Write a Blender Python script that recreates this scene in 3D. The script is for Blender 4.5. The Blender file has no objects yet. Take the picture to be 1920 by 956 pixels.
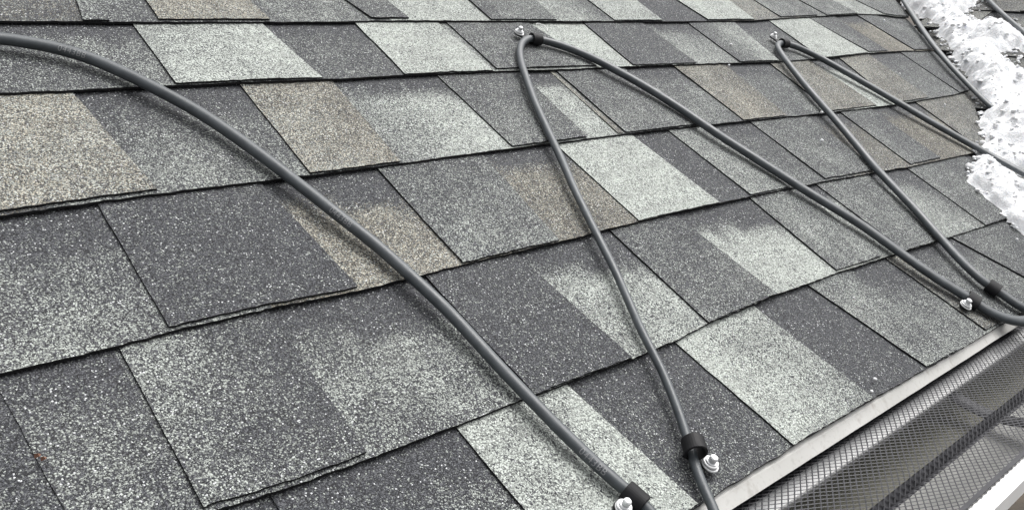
import bpy, bmesh, math, random
from mathutils import Vector, Matrix, noise

C = bpy.context.scene.collection
R = math.radians
random.seed(7)

# ------------------------------------------------------------------ camera, sky, sun, exposure
CAM_LOC = [-0.11251,-0.31147,0.36315]
CAM_ROT = [[0.731365,0.170386,-0.660359],[-0.680804,0.239394,-0.69224],[0.040138,0.955855,0.291084]]

PITCH = 27.0
cam_data = bpy.data.cameras.new('camera')
cam = bpy.data.objects.new('camera', cam_data)
C.objects.link(cam)
cam.matrix_world = Matrix.Translation(CAM_LOC) @ Matrix(CAM_ROT).to_4x4()
cam_data.sensor_width = 36.0
cam_data.lens = 1640.5 / 1920 * 36.0
cam_data.clip_start = 0.02
cam_data.clip_end = 500
bpy.context.scene.camera = cam

SUN_EL, SUN_AZ = 64.0, 88.0          # azimuth clockwise from +Y
world = bpy.data.worlds.new('World')
bpy.context.scene.world = world
world.use_nodes = True
wn = world.node_tree.nodes
bg = wn['Background']
sky = wn.new('ShaderNodeTexSky')
sky.sky_type = 'NISHITA'
sky.sun_disc = False
sky.sun_elevation = R(SUN_EL)
sky.sun_rotation = R(SUN_AZ)
sky.dust_density = 9.0
sky.ozone_density = 1.0
hs = wn.new('ShaderNodeHueSaturation')
hs.inputs['Saturation'].default_value = 0.12       # overcast: the cloud layer greys the sky
world.node_tree.links.new(sky.outputs[0], hs.inputs['Color'])
world.node_tree.links.new(hs.outputs[0], bg.inputs['Color'])
bg.inputs['Strength'].default_value = 0.15

sd = bpy.data.lights.new('sun', 'SUN')
sd.energy = 0.5
sd.angle = R(75)
sd.color = (1.0, 0.985, 0.96)
sun = bpy.data.objects.new('sun', sd)
C.objects.link(sun)
sv = Vector((math.cos(R(SUN_EL)) * math.sin(R(SUN_AZ)), math.cos(R(SUN_EL)) * math.cos(R(SUN_AZ)), math.sin(R(SUN_EL))))
sun.rotation_euler = (-sv).to_track_quat('-Z', 'Y').to_euler()
sun.location = sv * 10

vs = bpy.context.scene.view_settings
vs.view_transform = 'Standard'
vs.look = 'None'
vs.gamma = 1.0
vs.use_curve_mapping = False
vs.exposure = 0.66

# ------------------------------------------------------------------ measured layout, metres in roof coordinates
COURSE = {
 0: [[-1,0],[0.4,0],[0.53,0.0015],[0.7,0],[0.87,-0.003],[1.3,-0.005]],
 1: [[0.0709,0.139],[0.1073,0.1361],[0.154,0.1345],[0.2535,0.1339],[0.3115,0.1339],[0.3684,0.1336],[0.4601,0.1327],[0.5111,0.134],[0.5649,0.1385],[0.6843,0.1412],[0.8165,0.14],[0.9348,0.1367],[1.0705,0.1309],[1.3178,0.1236]],
 2: [[-0.0025,0.277],[0.0273,0.2768],[0.0701,0.2772],[0.1026,0.2791],[0.1746,0.2793],[0.2349,0.277],[0.2946,0.2771],[0.3635,0.2788],[0.4389,0.2788],[0.5281,0.2798],[0.605,0.2816],[0.6813,0.2818],[0.8209,0.2809],[0.9999,0.2777],[1.1377,0.2723],[1.2552,0.2675],[1.51,0.2643]],
 3: [[0.0363,0.4194],[0.1037,0.4214],[0.1491,0.4221],[0.253,0.4218],[0.3185,0.4217],[0.4092,0.4226],[0.5368,0.4243],[0.725,0.425],[0.8431,0.4245],[0.9887,0.4216],[1.2364,0.416],[1.456,0.4153],[1.7425,0.4217],[1.8375,0.4286]],
 4: [[0.0779,0.5718],[0.133,0.5715],[0.214,0.5719],[0.3002,0.5725],[0.3803,0.5713],[0.4024,0.5707],[0.489,0.5729],[0.6298,0.5726],[0.7301,0.5704],[0.8948,0.5703],[1.0094,0.5695],[1.1644,0.5666],[1.284,0.5651],[1.4768,0.5706],[1.6476,0.5804],[1.819,0.5836],[1.9603,0.5802]],
 5: [[0.109,0.686],[0.1779,0.6862],[0.2665,0.687],[0.4716,0.6893],[0.5181,0.6928],[0.7149,0.6945],[0.878,0.6947],[1.152,0.6976],[1.385,0.7038],[1.4938,0.7128],[1.6978,0.7261],[1.8604,0.7379],[1.9871,0.7378],[2.0347,0.7302],[2.1048,0.7271]],
 6: [[-1,0.858],[3,0.858]],
}
TABS = [
 [5,0.211,0.1802,0.212,0.205,[0.4,0.3,0.4,0.3],0,0,[0.3,0.2,0.3,0.2],0,1,1.0,-1],
 [5,0.2657,0.2554,0.366,0.3805,[0.5,0.4,0.5,0.4],0.72,0,[0.3,0.35,0.3,0.35],0,0,1.0,-1],
 [5,0.4812,0.5197,0.5604,0.5765,[0.22,0.22,0.22,0.22],0,0,[0.7,0.7,0.7,0.7],0,0,1.0,-1],
 [5,0.722,0.7152,0.8695,0.8433,[0.3,0.3,0.3,0.3],0,0,[0.6,0.25,0.6,0.25],0,0,1.0,-1],
 [5,0.9772,0.9755,1.1071,1.0975,[0.65,0.65,0.65,0.65],0,0,[0.07,0.07,0.07,0.07],0,1,1.0,-1],
 [5,1.2186,1.2323,1.4076,1.3866,[0.75,0.75,0.75,0.75],0,0,[0.4,0.4,0.4,0.4],0.43,0,1.0,-1],
 [5,1.4927,1.4961,1.6466,1.6552,[0.35,0.25,0.35,0.25],0,0,[0.3,0.3,0.3,0.3],0,0,1.0,-1],
 [5,1.6697,1.6976,1.8193,1.8568,[0.3,0.35,0.3,0.35],0,0,[0.6,0.6,0.6,0.6],0,0,1.0,-1],
 [5,1.9417,1.9891,2.2483,2.1544,[0.28,0.28,0.28,0.28],0,0,[0.25,0.25,0.25,0.25],0,0,1.0,-1],
 [4,0.0054,-0.009,0.0585,0.0435,[0.4,0.4,0.4,0.4],0,0,[0.22,0.3,0.25,0.38],0,1,1.0,-1],
 [4,0.2287,0.2254,0.3706,0.3817,[0.55,0.8,0.7,0.8],0,0,[0.18,0.22,0.18,0.22],0,1,1.0,-1],
 [4,0.4938,0.4889,0.6217,0.6233,[0.78,0.78,0.78,0.78],0,0,[0.5,0.5,0.5,0.5],0,0,1.0,-1],
 [4,0.6374,0.6317,0.7868,0.8156,[0.2,0.22,0.3,0.3],0,0,[0.75,0.75,0.75,0.75],0,0,1.0,-1],
 [4,0.9052,0.8926,1.0486,1.0441,[0.13,0.13,0.13,0.13],0,0,[0.4,0.3,0.6,0.5],0,1,1.0,-1],
 [4,1.1734,1.1625,1.3176,1.2804,[0.15,0.5,0.2,0.75],0,0,[0.12,0.12,0.35,0.25],0,1,1.0,-1],
 [4,1.4476,1.4307,1.6167,1.6365,[0.74,0.74,0.74,0.74],0,0,[0.6,0.6,0.6,0.6],0,0,1.0,-1],
 [4,1.6183,1.6467,1.7378,1.7323,[0.3,0.14,0.25,0.13],0,0,[0.15,0.4,0.15,0.45],0.72,1,1.0,-1],
 [4,1.8584,1.8619,1.9565,2.0825,[0.2,0.25,0.2,0.25],0,0,[0.2,0.2,0.2,0.2],0,0,1.0,-1],
 [4,1.9667,2.0749,2.2365,2.3742,[0.22,0.22,0.22,0.22],0,0,[0.2,0.2,0.2,0.2],0,1,1.0,-1],
 [3,0.0045,-0.0148,0.1346,0.15,[0.5,0.5,0.55,0.45],0.61,0,[0.16,0.2,0.42,0.4],0,1,1.0,-1],
 [3,0.2904,0.2867,0.3946,0.3861,[0.4,0.35,0.5,0.4],0.65,0,[0.5,0.75,0.45,0.8],0,1,1.0,-1],
 [3,0.5379,0.5375,0.6704,0.659,[0.25,0.18,0.3,0.3],0,0,[0.6,0.7,0.6,0.7],0,1,1.0,-1],
 [3,0.7251,0.7151,0.7323,0.725,[0.35,0.35,0.35,0.35],0.58,0,[0.3,0.3,0.3,0.3],0,0,0.5,-1],
 [3,0.7368,0.7296,0.874,0.8797,[0.25,0.2,0.35,0.3],0,0,[0.3,0.3,0.3,0.35],0,1,1.0,-1],
 [3,0.9908,0.9863,1.1245,1.1019,[0.35,0.3,0.4,0.3],0.72,0,[0.22,0.2,0.3,0.35],0,1,1.0,-1],
 [3,1.2552,1.234,1.3932,1.3934,[0.3,0.3,0.35,0.35],0.58,0,[0.7,0.5,0.8,0.6],0,1,1.0,-1],
 [3,1.5117,1.4654,1.6463,1.6182,[0.4,0.3,0.35,0.25],0.51,0,[0.16,0.18,0.3,0.25],0,1,1.0,-1],
 [3,1.797,1.7748,2.0648,2.0266,[0.16,0.18,0.16,0.18],0,0,[0.2,0.2,0.2,0.2],0,1,1.0,-1],
 [2,-0.0632,-0.0721,-0.0118,-0.0216,[0.3,0.3,0.3,0.3],0,0,[0.16,0.2,0.5,0.42],0,2,1.0,-1],
 [2,0.1036,0.1019,0.2389,0.2526,[0.12,0.08,0.12,0.09],0,0,[0.4,0.4,0.5,0.45],0.61,2,1.0,-1],
 [2,0.3601,0.3604,0.495,0.4818,[0.3,0.25,0.38,0.4],0,0,[0.3,0.35,0.35,0.3],0.58,1,1.0,-1],
 [2,0.608,0.6049,0.7427,0.753,[0.82,0.82,0.82,0.82],0,0,[0.06,0.06,0.1,0.08],0,0,1.0,-1],
 [2,0.8173,0.8211,0.9052,0.908,[0.5,0.35,0.5,0.45],0,0,[0.16,0.14,0.25,0.25],0,1,1.0,-1],
 [2,1.0065,1.0031,1.1616,1.1502,[0.3,0.28,0.3,0.3],0,0,[0.16,0.16,0.3,0.3],0.43,1,1.0,-1],
 [2,1.2678,1.2543,1.3736,1.3645,[0.28,0.18,0.35,0.12],0,0,[0.18,0.4,0.15,0.4],0.65,1,1.0,-1],
 [2,1.5582,1.5351,1.8409,1.6805,[0.3,0.2,0.3,0.25],0.43,0,[0.2,0.2,0.2,0.2],0,1,1.0,-1],
 [1,-0.0451,-0.0418,-0.0219,-0.027,[0.5,0.5,0.5,0.5],0,0,[0.12,0.13,0.12,0.13],0,0,1.0,-1],
 [1,-0.0059,0.0024,0.0642,0.063,[0.13,0.16,0.4,0.3],0,0.22,[0.3,0.3,0.3,0.3],0,0,0.45,0],
 [1,0.0676,0.066,0.1753,0.1749,[0.5,0.1,0.36,0.13],0,0,[0.3,0.38,0.44,0.42],0,2,1.0,-1],
 [1,0.3199,0.3257,0.4263,0.4413,[0.08,0.08,0.1,0.09],0,0,[0.65,0.75,0.6,0.6],0,2,1.0,-1],
 [1,0.5604,0.5603,0.6709,0.6869,[0.28,0.2,0.32,0.3],0,0,[0.72,0.78,0.72,0.78],0,2,1.0,-1],
 [1,0.8221,0.8164,0.9344,0.9231,[0.35,0.3,0.38,0.45],0,0,[0.6,0.6,0.5,0.5],0,1,1.0,-1],
 [1,0.9801,0.98,1.1212,1.1062,[0.3,0.28,0.33,0.33],0,0,[0.65,0.3,0.6,0.35],0,1,1.0,-1],
 [1,1.2436,1.2348,1.4632,1.3901,[0.28,0.2,0.3,0.2],0,0,[0.15,0.15,0.15,0.15],0,1,1.0,-1],
 [0,0.0793,0.09,0.0958,0.0992,[0.13,0.13,0.13,0.13],0,0,[0.13,0.12,0.2,0.2],0,0,1.0,-1],
 [0,0.1063,0.1076,0.1706,0.1802,[0.13,0.16,0.25,0.2],0,0.3,[0.16,0.2,0.3,0.35],0,2,0.45,0],
 [0,0.2497,0.2538,0.3639,0.3822,[0.78,0.75,0.72,0.85],0,0,[0.1,0.14,0.15,0.22],0,1,1.0,-1],
 [0,0.507,0.5191,0.6447,0.6634,[0.82,0.55,0.85,0.45],0,0,[0.06,0.06,0.08,0.1],0,0,1.0,-1],
 [0,0.7544,0.7826,0.8472,0.8656,[0.4,0.3,0.5,0.35],0,0,[0.16,0.2,0.4,0.4],0,2,1.0,-1],
 [0,0.9378,0.9488,0.9869,1.0086,[0.3,0.3,0.3,0.3],0.4,0,[0.2,0.3,0.3,0.35],0,1,0.8,-1],
 [0,1.1257,1.1781,1.3257,1.3061,[0.25,0.22,0.25,0.2],0,0,[0.2,0.2,0.2,0.2],0,1,1.3,-1],
]
CABLE = [[-0.3,-0.01,0.0127,0.006],[-0.285,0.08,0.0127,0.006],[-0.265,0.2,0.0127,0.006],[-0.225,0.4,0.0127,0.0064],[-0.17,0.55,0.0127,0.0068],[-0.11,0.63,0.0127,0.007],[0.0747,0.6509,0.0127,0.00691],[0.0976,0.6445,0.0127,0.00691],[0.1205,0.6352,0.0127,0.00689],[0.1396,0.6258,0.0127,0.00687],[0.1581,0.6136,0.0127,0.00684],[0.1841,0.5803,0.0127,0.0067],[0.2019,0.5519,0.0127,0.00658],[0.2216,0.5201,0.0127,0.00645],[0.2376,0.4807,0.0127,0.00653],[0.2518,0.4393,0.0127,0.00635],[0.2628,0.4025,0.0127,0.00619],[0.2769,0.3522,0.0127,0.00623],[0.2899,0.3144,0.0127,0.00632],[0.2974,0.2696,0.0127,0.00615],[0.3056,0.2284,0.0127,0.00601],[0.3073,0.1952,0.0127,0.00589],[0.3093,0.1598,0.0127,0.00577],[0.3128,0.1298,0.0127,0.00569],[0.3158,0.0999,0.0127,0.00562],[0.3213,0.064,0.0127,0.00575],[0.3265,0.0378,0.0127,0.00573],[0.3315,0.0253,0.0127,0.00534],[0.3334,0.0134,0.0127,0.00493],[0.3335,-0.0081,0.0127,0.00471],[0.3396,-0.027,0.0127,0.00452],[0.363,-0.0338,0.0127,0.00443],[0.3784,-0.0223,0.0127,0.00452],[0.3845,-0.0091,0.0127,0.00456],[0.3876,-0.002,0.0127,0.00458],[0.3955,0.0149,0.0127,0.00464],[0.406,0.0315,0.0127,0.00429],[0.4188,0.0499,0.0127,0.00415],[0.4308,0.0693,0.0127,0.004],[0.4522,0.1082,0.0127,0.00415],[0.4621,0.1352,0.0127,0.00424],[0.466,0.1459,0.0127,0.00427],[0.4844,0.1833,0.0127,0.00442],[0.5054,0.2251,0.0127,0.00459],[0.5195,0.2612,0.0127,0.00473],[0.5324,0.2915,0.0127,0.00486],[0.5546,0.3446,0.0127,0.00508],[0.5732,0.3781,0.0127,0.00525],[0.6009,0.4417,0.0127,0.00524],[0.624,0.4936,0.0127,0.00547],[0.6493,0.5379,0.0127,0.00536],[0.6734,0.5819,0.0127,0.00557],[0.6908,0.6055,0.0127,0.00534],[0.7136,0.6274,0.0127,0.00548],[0.733,0.6366,0.0127,0.00556],[0.7487,0.6336,0.0127,0.00635],[0.7846,0.615,0.0127,0.00681],[0.8123,0.5853,0.0127,0.00682],[0.8315,0.5477,0.0127,0.00717],[0.8505,0.5105,0.0127,0.00714],[0.8691,0.4531,0.0127,0.00744],[0.8783,0.3898,0.0127,0.00731],[0.8963,0.3381,0.0127,0.00728],[0.9055,0.304,0.0127,0.00725],[0.9177,0.2598,0.0127,0.00759],[0.9312,0.2239,0.0127,0.00759],[0.9455,0.1883,0.0127,0.00798],[0.9497,0.1484,0.0127,0.00794],[0.9538,0.1097,0.0127,0.00827],[0.9614,0.0739,0.0127,0.00827],[0.9729,0.0454,0.0127,0.00832],[0.9776,0.0316,0.0127,0.00797],[0.9775,0.0165,0.0127,0.00796],[0.9894,0.0016,0.0127,0.00839],[1.0041,-0.0119,0.014,0.0081],[1.0343,-0.0206,0.013,0.00829],[1.063,-0.0193,0.013,0.00808],[1.0601,-0.0094,0.0127,0.00807],[1.0503,0.0035,0.0127,0.00764],[1.0511,0.023,0.0127,0.00765],[1.0465,0.0373,0.0127,0.00726],[1.0432,0.0524,0.0127,0.00725],[1.0469,0.0709,0.0127,0.00728],[1.0555,0.0969,0.0127,0.00735],[1.0681,0.124,0.0127,0.00706],[1.1007,0.1871,0.0127,0.00729],[1.116,0.2323,0.0127,0.00743],[1.128,0.2679,0.0127,0.00712],[1.1596,0.3235,0.0127,0.00692],[1.1971,0.3932,0.0127,0.00674],[1.231,0.4716,0.0127,0.00654],[1.2712,0.5386,0.0127,0.00632],[1.2958,0.5784,0.0127,0.00597],[1.315,0.6025,0.0127,0.00607],[1.343,0.6162,0.0127,0.00618],[1.3763,0.6047,0.0127,0.00679],[1.4052,0.5675,0.0127,0.00735],[1.4217,0.5149,0.0127,0.00786],[1.4406,0.4649,0.0127,0.00785],[1.4557,0.4125,0.0127,0.00836],[1.4736,0.3445,0.0127,0.00887],[1.497,0.2822,0.0127,0.0089],[1.5164,0.2355,0.0127,0.00947],[1.4998,0.1933,0.0214,0.00933],[1.4711,0.1474,0.0336,0.00912],[1.4345,0.0893,0.0491,0.00886]]
VALLEY_CABLE = [[2.3438,0.944,0.017,0.00826],[2.1969,0.8097,0.017,0.00847],[2.1383,0.7597,0.017,0.00823],[2.0496,0.6824,0.017,0.00858],[1.9505,0.5938,0.017,0.00814],[1.8931,0.5296,0.017,0.00787],[1.8472,0.4733,0.017,0.00766],[1.815,0.4254,0.017,0.0075],[1.7688,0.375,0.0198,0.00729],[1.7325,0.3392,0.024,0.00713],[1.7895,0.3322,0.012,0.00733],[1.8673,0.3371,-0.004,0.00762]]
FAR_CABLE = [[2.4306,0.7365,0.0884,0.00743],[2.3755,0.6953,0.088,0.00725],[2.3162,0.6469,0.0897,0.00706],[2.2336,0.5768,0.0935,0.00678],[2.1829,0.53,0.0977,0.00662],[2.1171,0.4721,0.1017,0.00711],[2.01,0.3732,0.1106,0.00672]]
SNOW_EDGE = [[2.459,0.838],[2.301,0.738],[2.258,0.695],[2.233,0.656],[2.189,0.617],[2.109,0.561],[2.042,0.508],[1.951,0.452],[1.897,0.409],[1.836,0.363],[1.793,0.333],[1.754,0.313],[1.675,0.292],[1.629,0.264],[1.587,0.245],[1.507,0.232],[1.492,0.216],[1.416,0.201],[1.359,0.176],[1.336,0.147],[1.335,0.128],[1.318,0.108],[1.316,0.098],[1.31,0.083],[1.293,0.061],[1.271,0.019]]
SNOW_HOLES = [[[2.262,0.584],[2.326,0.578],[2.504,0.638],[2.518,0.449],[2.073,0.292],[2.174,0.411],[2.198,0.473],[2.176,0.518]],[[2.033,0.403],[2.079,0.385],[2.032,0.34],[1.927,0.285],[1.944,0.332],[1.97,0.369]],[[1.538,0.183],[1.557,0.172],[1.534,0.142],[1.505,0.131],[1.507,0.161]]]
CLIPS = [{"c":[0.3311,0.0261,0.0145],"s":[0.3171,0.0236,0.009],"n":"a"},{"c":[0.4074,0.0387,0.0145],"s":[0.417,0.0206,0.009],"n":"b"},{"c":[0.7459,0.6361,0.0145],"s":[0.7299,0.6525,0.009],"n":"c"},{"c":[1.3514,0.6131,0.0145],"s":[1.3527,0.6351,0.009],"n":"d"},{"c":[0.9743,0.0345,0.0145],"s":[0.9561,0.0355,0.009],"n":"e"},{"c":[1.0419,0.0367,0.0145],"s":[1.0666,0.0273,0.009],"n":"f"}]
SPECKS = [[1.6255,0.3905,0.008],[1.1111,0.5544,0.008],[1.1929,0.6148,0.008],[1.9184,0.7014,0.008],[1.1934,0.4138,0.008],[1.1751,0.3304,0.008],[0.6872,0.0137,0.008],[0.666,0.0053,0.008],[1.2568,0.0847,0.008],[0.7868,0.1011,0.008],[1.098,0.3513,0.008],[1.6256,0.4973,0.008]]
LEAF = [-0.0024,0.2087,0.009]
THREAD = [0.785,0.6661,0.01]

# ------------------------------------------------------------------ helpers
EXPO = 0.143
SIN, COS = math.sin(R(PITCH)), math.cos(R(PITCH))
ROOF_M = Matrix.Rotation(R(PITCH), 4, 'X')           # roof coordinates (along eave, up slope, out) -> world
Q = math.atan(0.345)
V0 = 1.27
SIDE_M = Matrix(((0, math.cos(Q), -math.sin(Q), V0), (-1, 0, 0, 0), (0, math.sin(Q), math.cos(Q), 0), (0, 0, 0, 1)))


def link(name, me, mats, parent=None, loc=(0, 0, 0)):
    o = bpy.data.objects.new(name, me)
    C.objects.link(o)
    for m in mats:
        me.materials.append(m)
    o.location = loc
    if parent:
        o.parent = parent
    return o


def mesh_obj(name, verts, faces, mats, parent=None, loc=(0, 0, 0), fm=None, smooth=False):
    """verts in the parent's coordinates; the object's origin goes to loc"""
    me = bpy.data.meshes.new(name)
    l = Vector(loc)
    me.from_pydata([tuple(Vector(v) - l) for v in verts], [], faces)
    if fm:
        me.polygons.foreach_set('material_index', fm)
    if smooth:
        me.polygons.foreach_set('use_smooth', [True] * len(faces))
    me.update()
    return link(name, me, mats, parent, loc)


def bm_obj(name, bm, mats, parent=None, loc=(0, 0, 0), smooth=False):
    me = bpy.data.meshes.new(name)
    bmesh.ops.translate(bm, verts=bm.verts, vec=-Vector(loc))
    bmesh.ops.recalc_face_normals(bm, faces=bm.faces)
    bm.to_mesh(me)
    bm.free()
    if smooth:
        me.polygons.foreach_set('use_smooth', [True] * len(me.polygons))
    return link(name, me, mats, parent, loc)


def tag(o, label=None, cat=None, group=None, kind=None):
    if label: o['label'] = label
    if cat: o['category'] = cat
    if group: o['group'] = group
    if kind: o['kind'] = kind
    return o


def empty(name, mat):
    o = bpy.data.objects.new(name, None)
    o.empty_display_size = 0.05
    C.objects.link(o)
    o.matrix_world = mat
    return o


def box(bm, lo, hi, mat=None):
    g = bmesh.ops.create_cube(bm, size=1.0)
    lo, hi = Vector(lo), Vector(hi)
    for v in g['verts']:
        v.co = Vector([(lo[i] + hi[i]) / 2 + v.co[i] * (hi[i] - lo[i]) for i in range(3)])
    if mat:
        bmesh.ops.transform(bm, matrix=mat, verts=g['verts'])
    return g['verts']


def profile_strip(bm, prof, x0, x1, closed=True, n=1):
    """sweep a (Y, Z) outline along X"""
    rings = []
    for i in range(n + 1):
        x = x0 + (x1 - x0) * i / n
        rings.append([bm.verts.new((x, y, z)) for y, z in prof])
    m = len(prof)
    for a, b in zip(rings, rings[1:]):
        for j in range(m if closed else m - 1):
            k = (j + 1) % m
            bm.faces.new((a[j], a[k], b[k], b[j]))
    if closed:
        bm.faces.new(rings[0][::-1])
        bm.faces.new(rings[-1])


def lerp(a, b, t):
    return a + (b - a) * t


def nz(x, y=0.0, z=0.0):
    return noise.noise(Vector((x, y, z)))


# ------------------------------------------------------------------ materials
def new_mat(name):
    m = bpy.data.materials.new(name)
    m.use_nodes = True
    nt = m.node_tree
    return m, nt, nt.nodes['Principled BSDF']


class N:
    """small node-building shorthand"""
    def __init__(s, nt): s.nt = nt
    def new(s, t, **kw):
        n = s.nt.nodes.new(t)
        for k, v in kw.items(): setattr(n, k, v)
        return n
    def put(s, inp, v):
        if hasattr(v, 'is_output'): s.nt.links.new(v, inp)
        else: inp.default_value = v
    def math(s, op, a, b=0.0, clamp=False):
        n = s.new('ShaderNodeMath', operation=op); n.use_clamp = clamp
        s.put(n.inputs[0], a); s.put(n.inputs[1], b)
        return n.outputs[0]
    def mix(s, f, a, b, mode='MIX'):
        n = s.new('ShaderNodeMix', data_type='RGBA', blend_type=mode)
        s.put(n.inputs[0], f)
        s.put(n.inputs[6], a if hasattr(a, 'is_output') else (*a, 1))
        s.put(n.inputs[7], b if hasattr(b, 'is_output') else (*b, 1))
        return n.outputs[2]
    def noise(s, vec, scale, detail=2.0, rough=0.5):
        n = s.new('ShaderNodeTexNoise')
        s.put(n.inputs['Vector'], vec)
        n.inputs['Scale'].default_value = scale; n.inputs['Detail'].default_value = detail; n.inputs['Roughness'].default_value = rough
        return n.outputs[0]
    def rng(s, v, a, b, c, d):
        n = s.new('ShaderNodeMapRange')
        s.put(n.inputs[0], v)
        for i, x in enumerate((a, b, c, d)): n.inputs[i + 1].default_value = x
        return n.outputs[0]
    def where(s, mul=3.7):
        tc = s.new('ShaderNodeTexCoord'); oi = s.new('ShaderNodeObjectInfo')
        v = s.new('ShaderNodeVectorMath', operation='MULTIPLY_ADD')
        s.put(v.inputs[0], oi.outputs['Location']); v.inputs[1].default_value = (mul, mul * 1.3, mul * 0.7); s.put(v.inputs[2], tc.outputs['Object'])
        return v.outputs[0]


def granule_material():
    m, nt, b = new_mat('granules')
    n = N(nt)
    pos = n.where()
    at = n.new('ShaderNodeAttribute', attribute_name='blend')
    sep = n.new('ShaderNodeSeparateColor'); n.put(sep.inputs[0], at.outputs['Color'])
    light, tan = sep.outputs[0], sep.outputs[1]
    vo = n.new('ShaderNodeTexVoronoi'); n.put(vo.inputs['Vector'], pos); vo.inputs['Scale'].default_value = 800
    rs = n.new('ShaderNodeSeparateColor'); n.put(rs.inputs[0], vo.outputs['Color'])
    r, g, bl = rs.outputs
    v2 = n.new('ShaderNodeTexVoronoi'); n.put(v2.inputs['Vector'], pos); v2.inputs['Scale'].default_value = 1300
    r2 = n.new('ShaderNodeSeparateColor'); n.put(r2.inputs[0], v2.outputs['Color'])
    clump = n.math('MULTIPLY', n.math('SUBTRACT', n.noise(pos, 150, 3.0, 0.65), 0.5), 0.85)
    p = n.math('ADD', n.math('MULTIPLY', light, 1.1), n.math('MULTIPLY', clump, n.math('ADD', light, 0.35)))
    fine = n.math('GREATER_THAN', n.noise(pos, 420, 1.0), 0.52)         # two granule sizes lie mixed
    r = n.math('ADD', n.math('MULTIPLY', r, n.math('SUBTRACT', 1.0, fine)), n.math('MULTIPLY', r2.outputs[2], fine))
    is_light = n.math('LESS_THAN', r, p)
    is_tan = n.math('LESS_THAN', r2.outputs[1], tan)
    dark = n.mix(g, (0.008, 0.0083, 0.0095), (0.053, 0.056, 0.064))
    dark = n.mix(n.math('GREATER_THAN', r2.outputs[0], 0.66), dark, (0.105, 0.108, 0.117))
    lgt = n.mix(n.math('MULTIPLY', bl, n.rng(light, 0.1, 0.7, 0.45, 1.0)), (0.15, 0.16, 0.15), (0.57, 0.61, 0.565))
    tnc = n.mix(bl, (0.19, 0.176, 0.143), (0.53, 0.498, 0.408))
    tdk = n.mix(g, (0.042, 0.039, 0.032), (0.18, 0.165, 0.132))
    lgt = n.mix(is_tan, lgt, tnc)
    dark = n.mix(is_tan, dark, tdk)
    col = n.mix(is_light, dark, lgt)
    gap = n.rng(vo.outputs['Distance'], 0.42, 0.85, 0.0, 0.85)            # bare asphalt between granules
    col = n.mix(n.math('MULTIPLY', gap, n.rng(light, 0.3, 0.8, 1.0, 0.55)), col, (0.014, 0.014, 0.016))
    fleck = n.math('MULTIPLY', n.math('GREATER_THAN', bl, 0.98), n.math('LESS_THAN', vo.outputs['Distance'], 0.5))
    col = n.mix(fleck, col, (0.52, 0.53, 0.54))                          # a few bright mineral flecks
    wz = n.noise(pos, 9, 4.0, 0.6)                                       # dust, broad and faint
    col = n.mix(n.math('MULTIPLY', n.rng(wz, 0.4, 0.75, 0.0, 0.10), n.rng(light, 0.1, 0.5, 0.2, 1.0)), col, (0.20, 0.195, 0.185))
    n.put(b.inputs['Base Color'], col)
    b.inputs['Roughness'].default_value = 0.85
    b.inputs['Specular IOR Level'].default_value = 0.35
    hgt = n.math('ADD', n.math('MULTIPLY', n.math('SUBTRACT', 1.0, vo.outputs['Distance']), n.rng(g, 0, 1, 0.5, 1.2)), n.math('MULTIPLY', v2.outputs['Distance'], -0.35))
    bp = n.new('ShaderNodeBump'); bp.inputs['Strength'].default_value = 0.6; bp.inputs['Distance'].default_value = 0.0011
    n.put(bp.inputs['Height'], hgt)
    n.put(b.inputs['Normal'], bp.outputs[0])
    return m


def plain(name, c1, c2=None, rough=0.6, metal=0.0, scale=60.0, bump=0.0, spec=0.5, stretch=None):
    m, nt, b = new_mat(name)
    n = N(nt)
    tc = n.new('ShaderNodeTexCoord')
    vec = tc.outputs['Object']
    if stretch:
        mp = n.new('ShaderNodeMapping'); n.put(mp.inputs[0], vec); mp.inputs['Scale'].default_value = stretch
        vec = mp.outputs[0]
    t = n.noise(vec, scale, 5.0, 0.6)
    n.put(b.inputs['Base Color'], n.mix(n.rng(t, 0.3, 0.7, 0, 1), c1, c2 or c1))
    n.put(b.inputs['Roughness'], n.rng(t, 0.3, 0.7, max(0.05, rough - 0.08), min(1, rough + 0.08)))
    b.inputs['Metallic'].default_value = metal
    b.inputs['Specular IOR Level'].default_value = spec
    if bump:
        bp = n.new('ShaderNodeBump'); bp.inputs['Strength'].default_value = 0.6; bp.inputs['Distance'].default_value = bump
        n.put(bp.inputs['Height'], n.noise(vec, scale * 4, 3.0)); n.put(b.inputs['Normal'], bp.outputs[0])
    return m


M_GRAN = granule_material()
M_ASPH = plain('asphalt_edge', (0.010, 0.010, 0.011), (0.030, 0.030, 0.032), 0.9, scale=300, bump=0.0006, spec=0.2)
M_DECK = plain('roofing_felt', (0.02, 0.02, 0.02), (0.035, 0.034, 0.033), 0.9)
M_CABLE = plain('cable_jacket', (0.034, 0.040, 0.045), (0.064, 0.073, 0.080), 0.42, scale=55, bump=0.00025)
M_CLIP = plain('clip_rubber', (0.006, 0.006, 0.007), (0.014, 0.014, 0.016), 0.62, scale=80, spec=0.25)
M_ZINC = plain('zinc_screw', (0.62, 0.63, 0.64), (0.78, 0.79, 0.80), 0.42, metal=0.4, scale=200)
M_WASHER = plain('zinc_washer', (0.60, 0.61, 0.62), (0.80, 0.80, 0.80), 0.5, metal=0.25, scale=150)
M_PRINT = plain('cable_print', (0.15, 0.155, 0.16), (0.24, 0.245, 0.25), 0.6, scale=700)
M_MESH = plain('mesh_steel', (0.022, 0.022, 0.026), (0.05, 0.05, 0.056), 0.45, metal=0.2, scale=40)
M_WHITE = plain('white_gutter_paint', (0.62, 0.62, 0.62), (0.72, 0.72, 0.71), 0.4, scale=30)
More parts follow.
